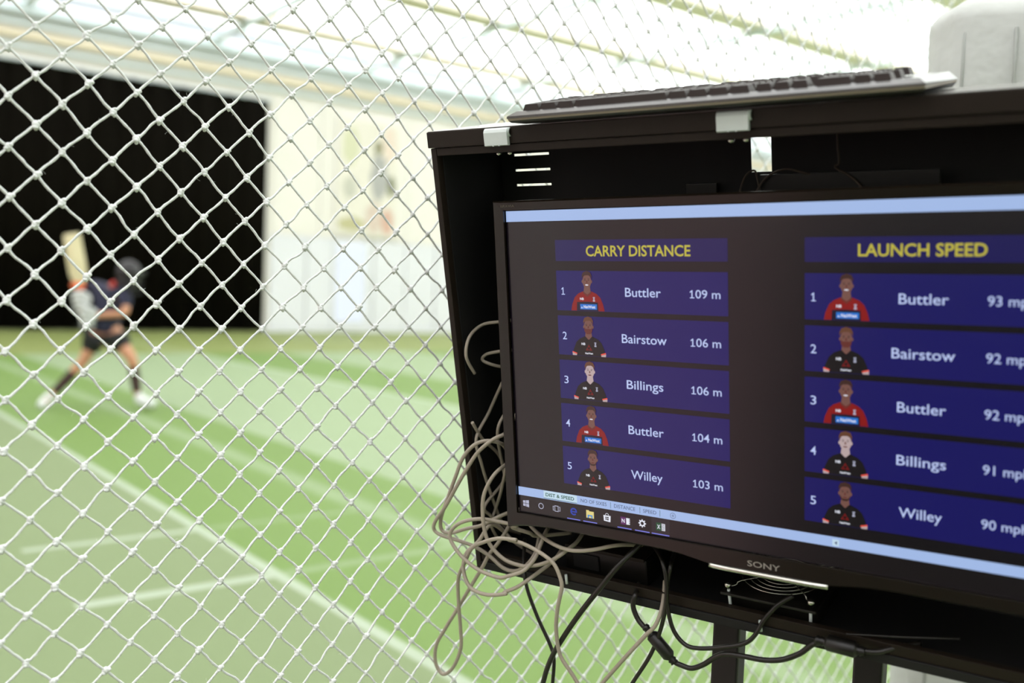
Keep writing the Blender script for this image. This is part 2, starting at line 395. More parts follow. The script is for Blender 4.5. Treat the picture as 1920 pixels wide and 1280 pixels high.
# bat, held: a thing of its own
bat = empty('cricket_bat', 'pale willow cricket bat raised upright behind the batter', 'bat', frame(bp(150, 540, -.05), BV, AV, UZ))
ax0, ax1 = bp(134, 438, -.05), bp(150, 532, -.05); axd = nrm(ax1-ax0); sd = nrm(np.cross(axd, np.array([-.15, 1, 0]))); dp = np.cross(axd, sd)
def BF(s, t, w): return ax0 + axd*s + sd*t + dp*w
bm = bmesh.new(); prof = []
Lb = float(np.linalg.norm(ax1-ax0)); rr = []
for s, hw, th in [(0, .075, .02), (.02, .09, .032), (.3, .094, .05), (Lb-.1, .092, .038), (Lb-.02, .06, .03), (Lb+.02, .022, .02)]:
    rr.append([bm.verts.new(tuple(BF(s, t*hw, w*th))) for t, w in ((-1, -.4), (-1, .3), (0, 1), (1, .3), (1, -.4))])
for i in range(len(rr)-1):
    for k in range(5): bm.faces.new((rr[i][k], rr[i][(k+1) % 5], rr[i+1][(k+1) % 5], rr[i+1][k]))
bm.faces.new(rr[0]); bm.faces.new(rr[-1][::-1]); obj('blade', bm, WILLOW, bat)
bm = bmesh.new(); tube(bm, [BF(Lb, 0, 0), BF(Lb+.34, .0, 0)], .019); obj('handle', bm, ORANGE, bat)

# ================================================================== THE NET
NB = nrm([.7678, .6407, 0]); N0 = at(7, 654, 1.07); WH, WV = .0277, .0272
ND = np.array([-NB[1], NB[0], 0])
NI0, NI1, NJ0, NJ1 = -24, 124, -int(N0[2]/WV)+1, 47
low = rng.uniform(0, 6.28, 12)
def npos(i, j):
    i = np.asarray(i, float); j = np.asarray(j, float)
    du = .0022*np.sin(i*.31+low[0]+j*.17)+.0016*np.sin(i*.11-j*.23+low[1]); dv = .0022*np.sin(i*.19-j*.27+low[2])+.0014*np.sin(i*.43+j*.13+low[3])
    dn = .010*np.sin(i*.07+low[4])*np.sin(j*.06+low[5])+.004*np.sin(i*.23+j*.2)
    h = np.sin(i*127.1+j*311.7)*43758.5453; h1 = (h-np.floor(h)-.5)*.0022; h = np.sin(i*269.5+j*183.3)*43758.5453; h2 = (h-np.floor(h)-.5)*.0022
    return N0 + (i*WH+du+h1)[..., None]*NB + (j*WV+dv+h2)[..., None]*UZ + dn[..., None]*ND
net = empty('safety_net', 'white knotted diamond-mesh safety net hanging across the near end of the lane', 'net', frame(np.array([N0[0], N0[1], 0]), NB, ND, UZ))
II, JJ = np.meshgrid(np.arange(NI0, NI1+1), np.arange(NJ0, NJ1+1), indexing='ij')
ok = (II+JJ) % 2 == 0; KI, KJ = II[ok], JJ[ok]
segs = []
for di, dj in ((1, 1), (1, -1)):
    m_ = (KI+di <= NI1) & (KJ+dj <= NJ1) & (KJ+dj >= NJ0)
    segs.append((npos(KI[m_], KJ[m_]), npos(KI[m_]+di, KJ[m_]+dj)))
P = np.concatenate([s[0] for s in segs]); Q = np.concatenate([s[1] for s in segs])
n = len(P); S = 6; SEG = 6; r0 = .00165
d = Q-P; dn_ = d/np.linalg.norm(d, axis=1)[:, None]; u = np.cross(dn_, ND); v = np.cross(dn_, u)
b1, b2, b3 = rng.normal(0, .0006, (3, n)); V = np.zeros((n, S+1, SEG, 3))
for k in range(S+1):
    t = k/S; c = P+d*t + (u*(b1*math.sin(math.pi*t)+b2*math.sin(2*math.pi*t))[:, None]) + v*(b3*math.sin(math.pi*t))[:, None]
    if 0 < k < S: c = c + u*rng.normal(0, .00014, n)[:, None]
    rr = r0*(1+.1*rng.uniform(-1, 1, n))
    for q in range(SEG):
        a = 2*math.pi*q/SEG + k*.5
        V[:, k, q] = c + rr[:, None]*(math.cos(a)*u+math.sin(a)*v)
idx = np.arange(n*(S+1)*SEG).reshape(n, S+1, SEG); nx = np.roll(idx, -1, axis=2)
Fc = np.stack([idx[:, :-1], nx[:, :-1], nx[:, 1:], idx[:, 1:]], -1).reshape(-1, 4)
rawmesh('twine', V.reshape(-1, 3), Fc, TWINE, net, 'stuff')
# knots: a lumpy sheet bend, three variants
def knot_mesh(seed, sub):
    r = random.Random(seed); bm = bmesh.new()
    lobes = [((0, 0, 0), (.0040, .0036, .0043)), ((.0024, -.0012, .0026), (.0026, .0026, .0022)), ((-.0014, -.0016, -.0028), (.0026, .0024, .0022)), ((.0008, .0014, -.0036), (.0022, .002, .0024))]
    for (cx, cy, cz), (rx, ry, rz) in lobes:
        res = bmesh.ops.create_icosphere(bm, subdivisions=sub, radius=1)
        for v in res['verts']:
            v.co = Vector((v.co.x*rx+cx+r.uniform(-1, 1)*.0003, v.co.y*ry+cy, v.co.z*rz+cz+r.uniform(-1, 1)*.0003))
    me = bpy.data.meshes.new('knot'); 
    for f in bm.faces: f.smooth = True
    bm.to_mesh(me); bm.free(); me.materials.append(TWINE); return me
kms = [knot_mesh(s, 2) for s in range(4)]
kpos = npos(KI, KJ); rel = kpos-CW; cc = rel @ W
px = 960+F*cc[:, 0]/cc[:, 2]; py = 640+F*cc[:, 1]/cc[:, 2]
inv = (px > -20) & (px < 860) & (py > -20) & (py < 1300)
order = np.argsort(np.where(inv, cc[:, 2], 1e9))[:300]; near = np.zeros(len(kpos), bool); near[order] = True
pmi = WM[net.name].inverted()
for q in order:
    o = bpy.data.objects.new('knot', kms[int(q) % 4]); COL.objects.link(o); o.parent = net
    o.location = pmi @ Vector(kpos[q]); o.rotation_euler = (random.uniform(-.3, .3), random.uniform(-.3, .3), random.uniform(-.4, .4))
    s = random.uniform(.92, 1.12); o.scale = (s, s, s); WM[o.name] = WM[net.name].copy()
far = kpos[~near]
bm = bmesh.new(); bmesh.ops.create_icosphere(bm, subdivisions=1, radius=1); bm.verts.ensure_lookup_table()
sv = np.array([v.co[:] for v in bm.verts]); sf = np.array([[v.index for v in f.verts] for f in bm.faces]); bm.free()
sc = np.array([[.0043, .004, .0050]]); nk = len(far)
fw = (sv*sc) @ np.array([NB, ND, UZ]); jit = rng.uniform(.85, 1.15, (nk, 1, 1))
Vk = far[:, None, :]+fw[None]*jit + rng.normal(0, .0004, (nk, len(sv), 3))
rawmesh('knots', Vk.reshape(-1, 3), (sf[None]+np.arange(nk)[:, None, None]*len(sv)).reshape(-1, 3), TWINE, net, 'stuff')
# loose fibres on the twine
bmf = bmesh.new(); cnt = 0; midc = (P+Q)/2-CW; mc = midc @ W; mx = 960+F*mc[:, 0]/mc[:, 2]
cand = [i for i in range(n) if 60 < mx[i] < 1000 and .9 < mc[i, 2] < 1.7]
random.shuffle(cand)
for i in cand[:520]:
    for _ in range(random.choice((1, 1, 2))):
        t = random.uniform(.08, .92); p = P[i]+d[i]*t; dr_ = nrm(u[i]*random.choice((-1, 1))+v[i]*random.uniform(-.6, .6)+dn_[i]*random.uniform(-1, 1))
        L_ = random.uniform(.0025, .0065); side = np.cross(dr_, ND)*random.uniform(-.5, .5)
        tube(bmf, [p, p+dr_*L_*.5+side*L_*.3, p+dr_*L_*.9+side*L_], .00011, 3, cap=False)
obj('loose_fibres', bmf, TWINE, net, 'stuff')

# ================================================================== THE CABINET
CWD, CDP, CHT = 1.0, .145, .622          # width, depth, height in metres
kbase = K(CWD*.5, CDP*.5, 0); kbase = np.array([kbase[0], kbase[1], 0])+KN*.12
cab = empty('screen_cabinet', 'dark steel open-fronted cabinet on two posts housing the television', 'cabinet', frame(kbase, KX, KN, UZ))
th = .009
def kb_(name, *a, m=CAB, bev=.0012, parent=None): return obj(name, bx(K, *a, bev=bev), m, parent or cab)
lid = kb_('top_lid', -.002, CWD+.002, -.002, CDP+.004, -.0205, 0)
kb_('lid_sheet', 0, CWD, -.001, CDP+.003, 0, .0006, m=SHEET, bev=0)
kb_('side_panel', 0, th, .001, CDP, -CHT, -.021); kb_('side_panel', CWD-th, CWD, .001, CDP, -CHT, -.021)
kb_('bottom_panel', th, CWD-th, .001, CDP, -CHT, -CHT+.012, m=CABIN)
kb_('front_lip', th, CWD-th, .003, .012, -CHT+.012, -CHT+.026)
kb_('front_rail', th, CWD-th, .0015, .014, -.031, -.021)
# the side panel's inner lining and back panel with three vent slots and a cable opening
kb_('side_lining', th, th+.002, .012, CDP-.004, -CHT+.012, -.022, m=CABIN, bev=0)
holes = [(.0337, .0916, -.0468, -.0435), (.0337, .0918, -.0680, -.0648), (.0337, .0918, -.0888, -.0857), (.3795, .405, -.081, -.0378)]
xs = sorted({th, CWD-th, *[h[0] for h in holes], *[h[1] for h in holes]}); zs = sorted({-CHT+.012, -.022, *[h[2] for h in holes], *[h[3] for h in holes]})
bm = bmesh.new()
for i in range(len(xs)-1):
    for j in range(len(zs)-1):
        cx, cz = (xs[i]+xs[i+1])/2, (zs[j]+zs[j+1])/2
        if any(h[0] < cx < h[1] and h[2] < cz < h[3] for h in holes): continue
        box(bm, K, xs[i], xs[i+1], CDP-.0015, CDP, zs[j], zs[j+1])
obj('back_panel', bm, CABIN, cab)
# mounting rail and bracket tabs seen above the television
kb_('mounting_rail', .40, .60, CDP-.03, CDP-.026, -.125, -.0815, m=BLACK)
for x0, x1 in ((.297, .338), (.495, .536)): kb_('bracket_tab', x0, x1, CDP-.012, CDP-.008, -.14, -.0915, m=BLACK)
# hinges on the lid's front
for x0, x1 in ((.093, .1277), (.399, .4345), (.76, .795)):
    bm = bmesh.new(); prof = [(-.0055, -.0225), (-.0075, -.0215), (-.0078, -.006), (-.0062, -.0025), (-.0035, -.0008), (-.0025, -.0015), (-.0025, -.0225)]
    prism(bm, prof, lambda dd, p, q: K(dd, p, q), x0, x1); h = obj('hinge', bm, ALU, cab)
    bm = bmesh.new(); tube(bm, [K(x0+.001, -.0005, -.0065), K(x1+.0022, -.0005, -.0065)], .0058, 16); obj('hinge_barrel', bm, ALU, h)
    bm = bmesh.new(); tube(bm, [K(x1+.0020, -.0012, -.0065), K(x1+.0026, -.0012, -.0065)], .0042, 16); obj('barrel_bore', bm, BLACK, h)
    for xx in (x0+.013, x0+.022):
        bm = bmesh.new(); prism(bm, [(xx-.0008, -.0226), (xx+.0012, -.0226), (xx-.0002, -.0195)], lambda dd, p, q: K(p, dd, q), -.0084, -.0077); obj('hinge_notch', bm, ALU, h)
    for xx in (x0+.010, x0+.027):
        bm = bmesh.new(); tube(bm, [K(xx, .008, -.031), K(xx, .008, -.0335), K(xx, .008, -.0352)], [.0036, .0036, .002], 12); obj('hinge_screw', bm, CHROME, h)
bm = bmesh.new(); tube(bm, [K(-.0055, .03, -.185), K(.0, .03, -.185)], .0045, 12); obj('side_stud', bm, BLACK, cab)
# posts down to the floor
pl = KA + KN*.225
for a, b in ((1330, 1397), (1592, 1668)):
    p0 = hit(a, 1280, pl, KN); p1 = hit(b, 1280, pl, KN); c = (p0+p1)/2; w = float(np.linalg.norm(p1-p0))*.5*.72
    cx = (c-kbase) @ KX; cy = (c-kbase) @ KN
    def PF(x, y, z): return np.array([kbase[0], kbase[1], 0])+KX*(cx+x)+KN*(cy+y)+UZ*z
    ztop = float(K(0, .08, -CHT)[2])-.0
    obj('post', bx(PF, -w, w, -w*.75, w*.75, .012, ztop+.01, bev=.003), BLACK, cab)
def PB(x, y, z): return np.array([kbase[0], kbase[1], 0])+KX*x+KN*y+UZ*z
obj('base_plate', bx(PB, -.33, .33, -.05, .45, 0, .014, bev=.004), CAB, cab)
# fan standing in the bottom of the cabinet
fan = empty('cooling_fan', 'black box fan with wire grille in the cabinet floor under the television', 'fan', frame(K(.43, .06, -CHT+.012), KX, KY, KZ))
fx0, fx1, fz = .374, .492, -.575
obj('housing', bx(K, fx0+.003, fx1-.003, .024, .12, -.6095, fz-.006, bev=.004), BLACK, fan); obj('top_flange', bx(K, fx0, fx1, .006, .124, fz-.007, fz-.0035, bev=.001), BLACK, fan)
cx, cy = (fx0+fx1)/2, .065
g = bmesh.new()
for rr_ in (.018, .026, .034, .042, .050):
    tube(g, [K(cx+rr_*math.cos(t), cy+rr_*math.sin(t), fz+.004) for t in np.linspace(0, 2*math.pi, 49)], .0009, 6, cap=False)
gr_ = obj('wire_grille', g, CHROME, fan)
for sx in (-1, 1):
    for sy in (-1, 1):
        g = bmesh.new(); ex, ey = cx+sx*.0515, cy+sy*.0515
        tube(g, spline([K(ex, ey, fz+.001), K(ex-sx*.008, ey-sy*.008, fz+.002), K(ex-sx*.012, ey-sy*.012, fz+.006), K(cx+sx*.012, cy+sy*.012, fz+.006)], 4), .0009, 6); obj('grille_arm', g, CHROME, fan)
        g = bmesh.new(); tube(g, [K(ex, ey, fz-.004), K(ex, ey, fz+.001), K(ex, ey, fz+.0012), K(ex, ey, fz+.0055), K(ex, ey, fz+.0075)], [.0026, .0026, .0046, .0044, .0022], 14); obj('screw_head', g, CHROME, fan)
for q in ((1366, 1104, 1371, 1144), (1520, 1142, 1520, 1171)):
    g = bmesh.new(); a = kp(q[0], q[1], .012); b = kp(q[2], q[3], .014); tube(g, [a, b], .0019, 10); obj('threaded_stud', g, ALU, fan)
for q in ((1425, 1163, 1427, 1183), (1061, 1077, 1063, 1094)):
    g = bmesh.new(); tube(g, [kp(q[0], q[1], -.0005), kp(q[2], q[3], -.0005)], .0019, 10); obj('panel_stud', g, ALU, cab)
pb = empty('power_box', 'flat black power box lying in the cabinet floor beside the cable tangle', 'power box', frame(K(.2, .07, -CHT+.012), KX, KY, KZ))
obj('case', bx(K, .135, .262, .03, .11, -.609, -.572, bev=.003), BLACK, pb); obj('case_lid', bx(K, .138, .259, .0285, .108, -.575, -.570, bev=.001), CAB, pb)
obj('socket_plate', bx(K, .15, .19, .0275, .0305, -.602, -.58, bev=.001), CABIN, pb)

# ================================================================== THE TELEVISION
tvw, tvh = 684.0, 398.0
tvo = empty('television', 'black flat-screen television showing two score tables, mounted in the cabinet', 'television', frame(T(tvw/2, 421, 30), TX, TY, TZ))
def TF(u, d, v): return T(u, v, d)
def tbox(name, u0, u1, v0, v1, d0, d1, m, bev=0, parent=None): return obj(name, bx(TF, u0, u1, d0, d1, v0, v1, bev=bev), m, parent or tvo)
bm = bmesh.new()
def bezel_bottom(u): return 412.5 + 9*max(0, 1-((u+20)/75))**2 + 10*math.exp(-((u-tvw/2)/95)**4)
# frame built as four mitred bars with a raised inner lip
fr = bmesh.new()
outer = [(-16, -13), (tvw+16, -13)]
us = np.linspace(-17, tvw+17, 60)
def bar(pts_o, pts_i, d0, d1, bm):
    n = len(pts_o)
    A_ = [[bm.verts.new(tuple(T(p[0], p[1], dd))) for p in pts] for pts, dd in ((pts_o, d1), (pts_o, d0+2.5), (pts_o, d0), (pts_i, d0+1), (pts_i, d0+5))]
    # slight bevel at outer edge
    for k, pts in ((2, pts_o),):
        for i, v in enumerate(A_[2]):
            pi = np.array(pts_i[i]); po = np.array(pts_o[i]); q = po+(pi-po)*min(1, 2.2/max(1e-6, np.linalg.norm(pi-po))); v.co = Vector(T(q[0], q[1], d0))
    for r in range(4):
        for i in range(n-1): bm.faces.new((A_[r][i], A_[r][i+1], A_[r+1][i+1], A_[r+1][i]))
po, pi_ = [], []
for u_ in us: po.append((u_, -13)); pi_.append((min(max(u_, -1), tvw+1), -1.2))
for v_ in np.linspace(-10, 410, 12): po.append((tvw+17, v_)); pi_.append((tvw+1, min(max(v_, -1.2), tvh+.5)))
for u_ in us[::-1]: po.append((u_, bezel_bottom(u_))); pi_.append((min(max(u_, -1), tvw+1), tvh+.5))
for v_ in np.linspace(410, -10, 12): po.append((-17-1*v_/400, v_)); pi_.append((-1, min(max(v_, -1.2), tvh+.5)))
po.append(po[0]); pi_.append(pi_[0])
bar(po, pi_, -6, 24, fr); bmesh.ops.remove_doubles(fr, verts=fr.verts[:], dist=1e-6)
obj('bezel', fr, GLOSS, tvo)
tbox('rear_housing', -12, tvw+12, -8, 405, 14, 46, BLACK, bev=.006)
tbox('mount_arm', 150, 190, 100, 300, 46, 85, CAB, bev=.002); tbox('mount_arm', 490, 530, 100, 300, 46, 85, CAB, bev=.002)
bm = bmesh.new()
n_ = 30; rg = []
for i in range(n_+1):
    u_ = 272.4+(tvw-2*272.4)*i/n_ ; e = min(1, 6*min(i, n_-i)/n_)**.5*.5+.5
    rg.append([bm.verts.new(tuple(T(u_, v_, d_))) for v_, d_ in ((417.3, -5), (417.6, -5-3.5*e), (420.2, -5-5*e), (422.6, -5-3.5*e), (423, -3))])
for i in range(n_):
    for k in range(4): f = bm.faces.new((rg[i][k], rg[i][k+1], rg[i+1][k+1], rg[i+1][k])); f.smooth = True
    bm.faces.new((rg[i][0], rg[i+1][0], rg[i+1][4], rg[i][4]))
bm.faces.new(rg[0]); bm.faces.new(rg[-1][::-1])
obj('chrome_trim', bm, CHROME, tvo)['label'] = 'thin bright metal strip under the maker lettering'
def scr(name, rgb, k=1.0):
    return mat('screen_'+name, (4, 4, 5), .22, emit=rgb, es=k, spec=.75, noise=(400, .1))
BG = scr('background', (10, 5, 12)); TILE = scr('tile_blue', (14, 10, 90)); HEAD = scr('heading_blue', (16, 10, 78)); BAR = scr('pale_bar', (160, 184, 228)); TASK = scr('taskbar', (16, 10, 14))
YEL = scr('yellow', (186, 176, 62)); TXT = scr('pale_text', (186, 200, 240)); RED = scr('red_shirt', (130, 14, 14)); DRK = scr('dark_shirt', (14, 10, 14)); FACE = scr('face', (112, 76, 68)); FACEP = scr('pale_face', (180, 160, 160)); HAIR = scr('hair', (58, 34, 28)); HAIRG = scr('ginger_hair', (96, 60, 40)); BEARD = scr('beard', (96, 44, 38)); SPON = scr('sponsor_blue', (30, 110, 200)); WHT = scr('white_mark', (225, 228, 240)); NAV = scr('navy_band', (20, 14, 40)); GRN = scr('green_text', (40, 90, 70)); GRY = scr('tab_text', (70, 80, 110)); TABA = scr('active_tab', (190, 215, 232)); TBD = scr('tab_line', (120, 140, 175)); UND = scr('underline', (120, 125, 225)); EBL = scr('browser_blue', (34, 60, 170)); FOL = scr('folder_yellow', (220, 205, 130)); FOB = scr('folder_blue', (70, 140, 205)); PUR = scr('purple', (84, 24, 90)); GEX = scr('dark_green', (16, 74, 44)); ICO = scr('icon_grey', (175, 178, 200)); SEL = scr('task_highlight', (34, 30, 36)); CUFF = scr('cuff_red', (225, 80, 66))
screen = tbox('screen', 0, tvw, 0, tvh, 0, 6, BG)
def flat(name, polys, m, lay, parent=screen):
    """thin raised print on the screen; polys in millimetres"""
    bm = bmesh.new(); d = -.12*lay
    for pts in polys:
        vs = [bm.verts.new(tuple(T(p[0], p[1], d))) for p in pts]; bm.faces.new(vs)
    me = bpy.data.meshes.new(name)
    for f in bm.faces:
        f.normal_update()
        if f.normal.dot(Vector(TY)) > 0: f.normal_flip()
    bm.to_mesh(me); bm.free(); return mk(name, me, m, parent)
def rect(u0, u1, v0, v1): return [(u0, v0), (u1, v0), (u1, v1), (u0, v1)]
def text_polys(body, bold=0):
    cu = bpy.data.curves.new('t', 'FONT'); cu.body = body; cu.size = 1; cu.resolution_u = 3; cu.offset = bold
    o = bpy.data.objects.new('t', cu); COL.objects.link(o); dg = bpy.context.evaluated_depsgraph_get(); dg.update()
    me = bpy.data.meshes.new_from_object(o.evaluated_get(dg)); bpy.data.objects.remove(o); bpy.data.curves.remove(cu)
    V_ = np.array([v.co[:] for v in me.vertices]).reshape(-1, 3); Fs = [list(p.vertices) for p in me.polygons]; bpy.data.meshes.remove(me); return V_, Fs
_capv, _ = text_polys('H'); CAPH = _capv[:, 1].max()-_capv[:, 1].min()
def put(name, body, u0, u1, vbase, cap, m, lay=4, bold=0, parent=screen, frm=None, dd=None):
    V_, Fs = text_polys(body, bold)
    if body[0] == '1':                       # a figure one with flag and foot instead of the font's plain bar
        V1, F1 = text_polys('1', bold); keep = V_[:, 0] > V1[:, 0].max()+.02
        x_, h_ = V1[:, 0].mean(), V1[:, 1].max(); t_ = .042+bold
        if keep.any(): mp = {i: j for j, i in enumerate(np.where(keep)[0])}; Fs = [[mp[i] for i in f] for f in Fs if all(keep[i] for i in f)]; V_ = V_[keep]
        else: V_ = np.zeros((0, 3)); Fs = []
        o_ = len(V_); h0 = CAPH*.97
        g_ = [(-t_, 0), (t_, 0), (t_, h0), (-t_*.5, h0), (-.17, h0-.13), (-.17, h0-.22), (-t_, h0-.14)]; b_ = [(-.17, 0), (.19, 0), (.19, .075), (-.17, .075)]
        V_ = np.vstack([V_]+[np.array([[x_+p, q, 0] for p, q in g_+b_])]); Fs = Fs+[[o_+i for i in range(7)], [o_+7+i for i in range(4)]]
    x0, x1 = V_[:, 0].min(), V_[:, 0].max(); sx = (u1-u0)/(x1-x0); sy = cap/CAPH; me = bpy.data.meshes.new(name)
    d = -.12*lay if dd is None else dd
    me.from_pydata([tuple(T(u0+(v[0]-x0)*sx, vbase-v[1]*sy, d)) for v in V_], [], Fs); me.update()
    if len(me.polygons) and me.polygons[0].normal.dot(Vector(TY)) > 0: me.flip_normals()
    return mk(name, me, m, parent)
def circ(cu, cv, ru, rv=None, n=20, a0=0, a1=2*math.pi):
    rv = rv or ru; return [(cu+ru*math.cos(a0+(a1-a0)*i/n), cv+rv*math.sin(a0+(a1-a0)*i/n)) for i in range(n)]
def ring(cu, cv, ro, ri, n=20, a0=0, a1=2*math.pi):
    out = []
    for i in range(n):
        t0, t1 = a0+(a1-a0)*i/n, a0+(a1-a0)*(i+1)/n
        out.append([(cu+ro*math.cos(t0), cv+ro*math.sin(t0)), (cu+ro*math.cos(t1), cv+ro*math.sin(t1)), (cu+ri*math.cos(t1), cv+ri*math.sin(t1)), (cu+ri*math.cos(t0), cv+ri*math.sin(t0))])
    return out
flat('top_bar', [rect(0, tvw, 0, 13.6)], BAR, 1)
def portrait(u, v0, kind):
    """47 mm wide figure, feet cut by tile bottom at v0+49"""
    parts = []; S_ = lambda pts: [(u+p[0], v0+p[1]) for p in pts]
    body = [(-23.5, 48.6), (-22, 41), (-18, 32), (-13, 27.5), (-6, 24.5), (0, 26), (6, 24.5), (13, 27.5), (18, 32), (21.5, 40), (23.5, 48.6)]
    red = kind == 'red'
    root = flat('portrait', [S_(body)], RED if red else DRK, 3)
    def add(nm, polys, m, lay): return polys, m, lay, nm
    items = []
    items.append(('neck', [[(-4, 18), (4, 18), (5, 25), (0, 28.5), (-5, 25)]], FACEP if kind == 'pale' else FACE, 4))
    items.append(('face', [circ(0, 12, 6.2, 8.6)], FACEP if kind == 'pale' else FACE, 5))
    items.append(('ears', [circ(-6.4, 12.5, 1.1, 2, 8), circ(6.4, 12.5, 1.1, 2, 8)], FACEP if kind == 'pale' else FACE, 4))
    hair = [(-6.8, 10), (-7, 5), (-5, 1), (0, -.6), (5, .8), (7, 5), (6.8, 10), (5.6, 6.5), (2, 4.6), (-3, 5), (-5.8, 7)]
    items.append(('hair', [hair], HAIRG if kind in ('pale', 'beard') else HAIR, 6))
    items.append(('eyes', [circ(-2.5, 10.6, .9, .5, 8), circ(2.5, 10.6, .9, .5, 8), rect(-4, -1.4, 8.9, 9.3), rect(1.4, 4, 8.9, 9.3)], DRK, 7))
    items.append(('nose', [[(-.5, 11), (.5, 11), (1, 14), (-1, 14)]], BEARD if kind != 'pale' else FACE, 7))
    items.append(('mouth', [circ(0, 16.6, 2.4, .7, 10)], WHT if red else BEARD, 8))
    if kind == 'beard': items.append(('beard', [[(-6, 12.5), (-4, 15), (0, 14.8), (4, 15), (6, 12.5), (5.4, 18), (2.6, 21.4), (-2.6, 21.4), (-5.4, 18)]], BEARD, 7))
    if kind == 'stub': items.append(('stubble', [[(-5.6, 14), (-3, 17.8), (0, 18.2), (3, 17.8), (5.6, 14), (4.6, 18.6), (2.2, 20.6), (-2.2, 20.6), (-4.6, 18.6)]], HAIR, 7))
    if red:
        items.append(('shirt_band', [[(-15, 38), (0, 37.2), (14.5, 38), (15, 48.6), (-15.5, 48.6)]], NAV, 4))
        items.append(('sponsor_panel', [rect(-10.5, 13, 40.2, 46.8)], SPON, 5))
        items.append(('collar', [[(-6, 24.3), (-4.4, 24.8), (0, 29.4), (4.4, 24.8), (6, 24.3), (5.6, 26.6), (0, 31.2), (-5.6, 26.6)]], BEARD, 5))
    else:
        items.append(('collar', [[(-6, 24.3), (-4.4, 24.4), (-.2, 28.8), (-2.6, 31.4), (-6.4, 27)], [(6, 24.3), (4.4, 24.4), (.2, 28.8), (2.6, 31.4), (6.4, 27)]], BG, 5))
        items.append(('sleeve_cuff', [[(-23.6, 43.6), (-17, 45.6), (-17.4, 47), (-24, 45)], [(23.4, 43.6), (16.4, 45.6), (16.8, 47), (23.8, 45.4)]], CUFF, 5))
        items.append(('forearm', [[(-23.9, 45.1), (-17.5, 47.1), (-17.8, 48.6), (-23.6, 48.6)], [(23.7, 45.5), (16.9, 47.1), (17.2, 48.8), (23.4, 48.8)]], FACEP, 4))
        items.append(('sponsor_emblem', ring(0, 36.6, 2.2, 1.0, 3, -math.pi/2, 1.5*math.pi)+ring(-2.3, 40.4, 2.4, 1.1, 3, -math.pi/2, 1.5*math.pi)+ring(2.3, 40.4, 2.4, 1.1, 3, -math.pi/2, 1.5*math.pi), CUFF if kind == 'x' else RED, 5))
    items.append(('crest', [rect(7.8, 10.6, 31.4, 32.4), rect(8.3, 10.1, 32.8, 34.6), rect(7.8, 10.6, 35, 36.8)], ICO, 5))
    for nm_, polys, m_, lay in items: flatten.append((nm_, [S_(p) for p in polys], m_, lay, root))
    return root
flatten = []
def joinprint(root, items):
    """everything printed in one portrait is one flat picture: join into its mesh with several materials"""
    me = root.data; inv_ = WM[root.name].inverted(); V_ = [v.co[:] for v in me.vertices]; F_ = [list(p.vertices) for p in me.polygons]; MI = [0]*len(F_); ms = [me.materials[0]]
    for V2, F2, m_ in items:
        o_ = len(V_); V_ += [tuple(inv_ @ Vector(v)) for v in V2]; F_ += [[i+o_ for i in f] for f in F2]
        if m_ not in ms: ms.append(m_)
        MI += [ms.index(m_)]*len(F2)
    nm_ = bpy.data.meshes.new('portrait'); nm_.from_pydata(V_, [], F_); nm_.update()
    for m_ in ms: nm_.materials.append(m_)
    nm_.polygons.foreach_set('material_index', MI)
    root.data = nm_
def textgeo(body, u0, u1, vb, cap, lay, bold=0):
    V_, Fs = text_polys(body, bold); x0, x1 = V_[:, 0].min(), V_[:, 0].max(); sx = (u1-u0)/(x1-x0); sy = cap/CAPH
    return [tuple(T(u0+(v[0]-x0)*sx, vb-v[1]*sy, -.12*lay)) for v in V_], Fs
T_NW = 'NatWest'; T_NB = 'NB'
def make_portrait(u, v0, kind):
    global flatten
    flatten = []; root = portrait(u, v0, kind); items = []
    for nm_, polys, m_, lay, _r in flatten:
        for p in polys: items.append(([tuple(T(q[0], q[1], -.12*lay)) for q in p], [list(range(len(p)))], m_))
    a, b = textgeo(T_NB, u-10.4, u-5, v0+35.2, 2.8, 6, .03); items.append((a, b, WHT))
    if kind == 'red':
        a, b = textgeo(T_NW, u-5.4, u+11, v0+45.2, 3.4, 7, .02); items.append((a, b, WHT))
        for p in ring(u-8, v0+44.6, 1.5, .6, 3, -math.pi/2, 1.5*math.pi): items.append(([tuple(T(q[0], q[1], -.84)) for q in p], [[0, 1, 2, 3]], WHT))
    else:
        a, b = textgeo(T_NW, u-5.5, u+5.5, v0+46.4, 2.0, 6, .03); items.append((a, b, WHT))
    joinprint(root, items)
rows1 = [('1', 'Buttler', '109 m', 'red', 168.1, 215), ('2', 'Bairstow', '106 m', 'beard', 162, 221.3), ('3', 'Billings', '106 m', 'pale', 167, 215.6), ('4', 'Buttler', '104 m', 'red', 167.7, 214.8), ('5', 'Willey', '103 m', 'stub', 169.6, 212)]
rows2 = [('1', 'Buttler', '93 mph', 'red', 480, 527.2), ('2', 'Bairstow', '92 mph', 'beard', 473.8, 534.3), ('3', 'Buttler', '92 mph', 'red', 480, 527), ('4', 'Billings', '91 mph', 'pale', 480.1, 528.1), ('5', 'Willey', '90 mph', 'stub', 483.2, 525.4)]
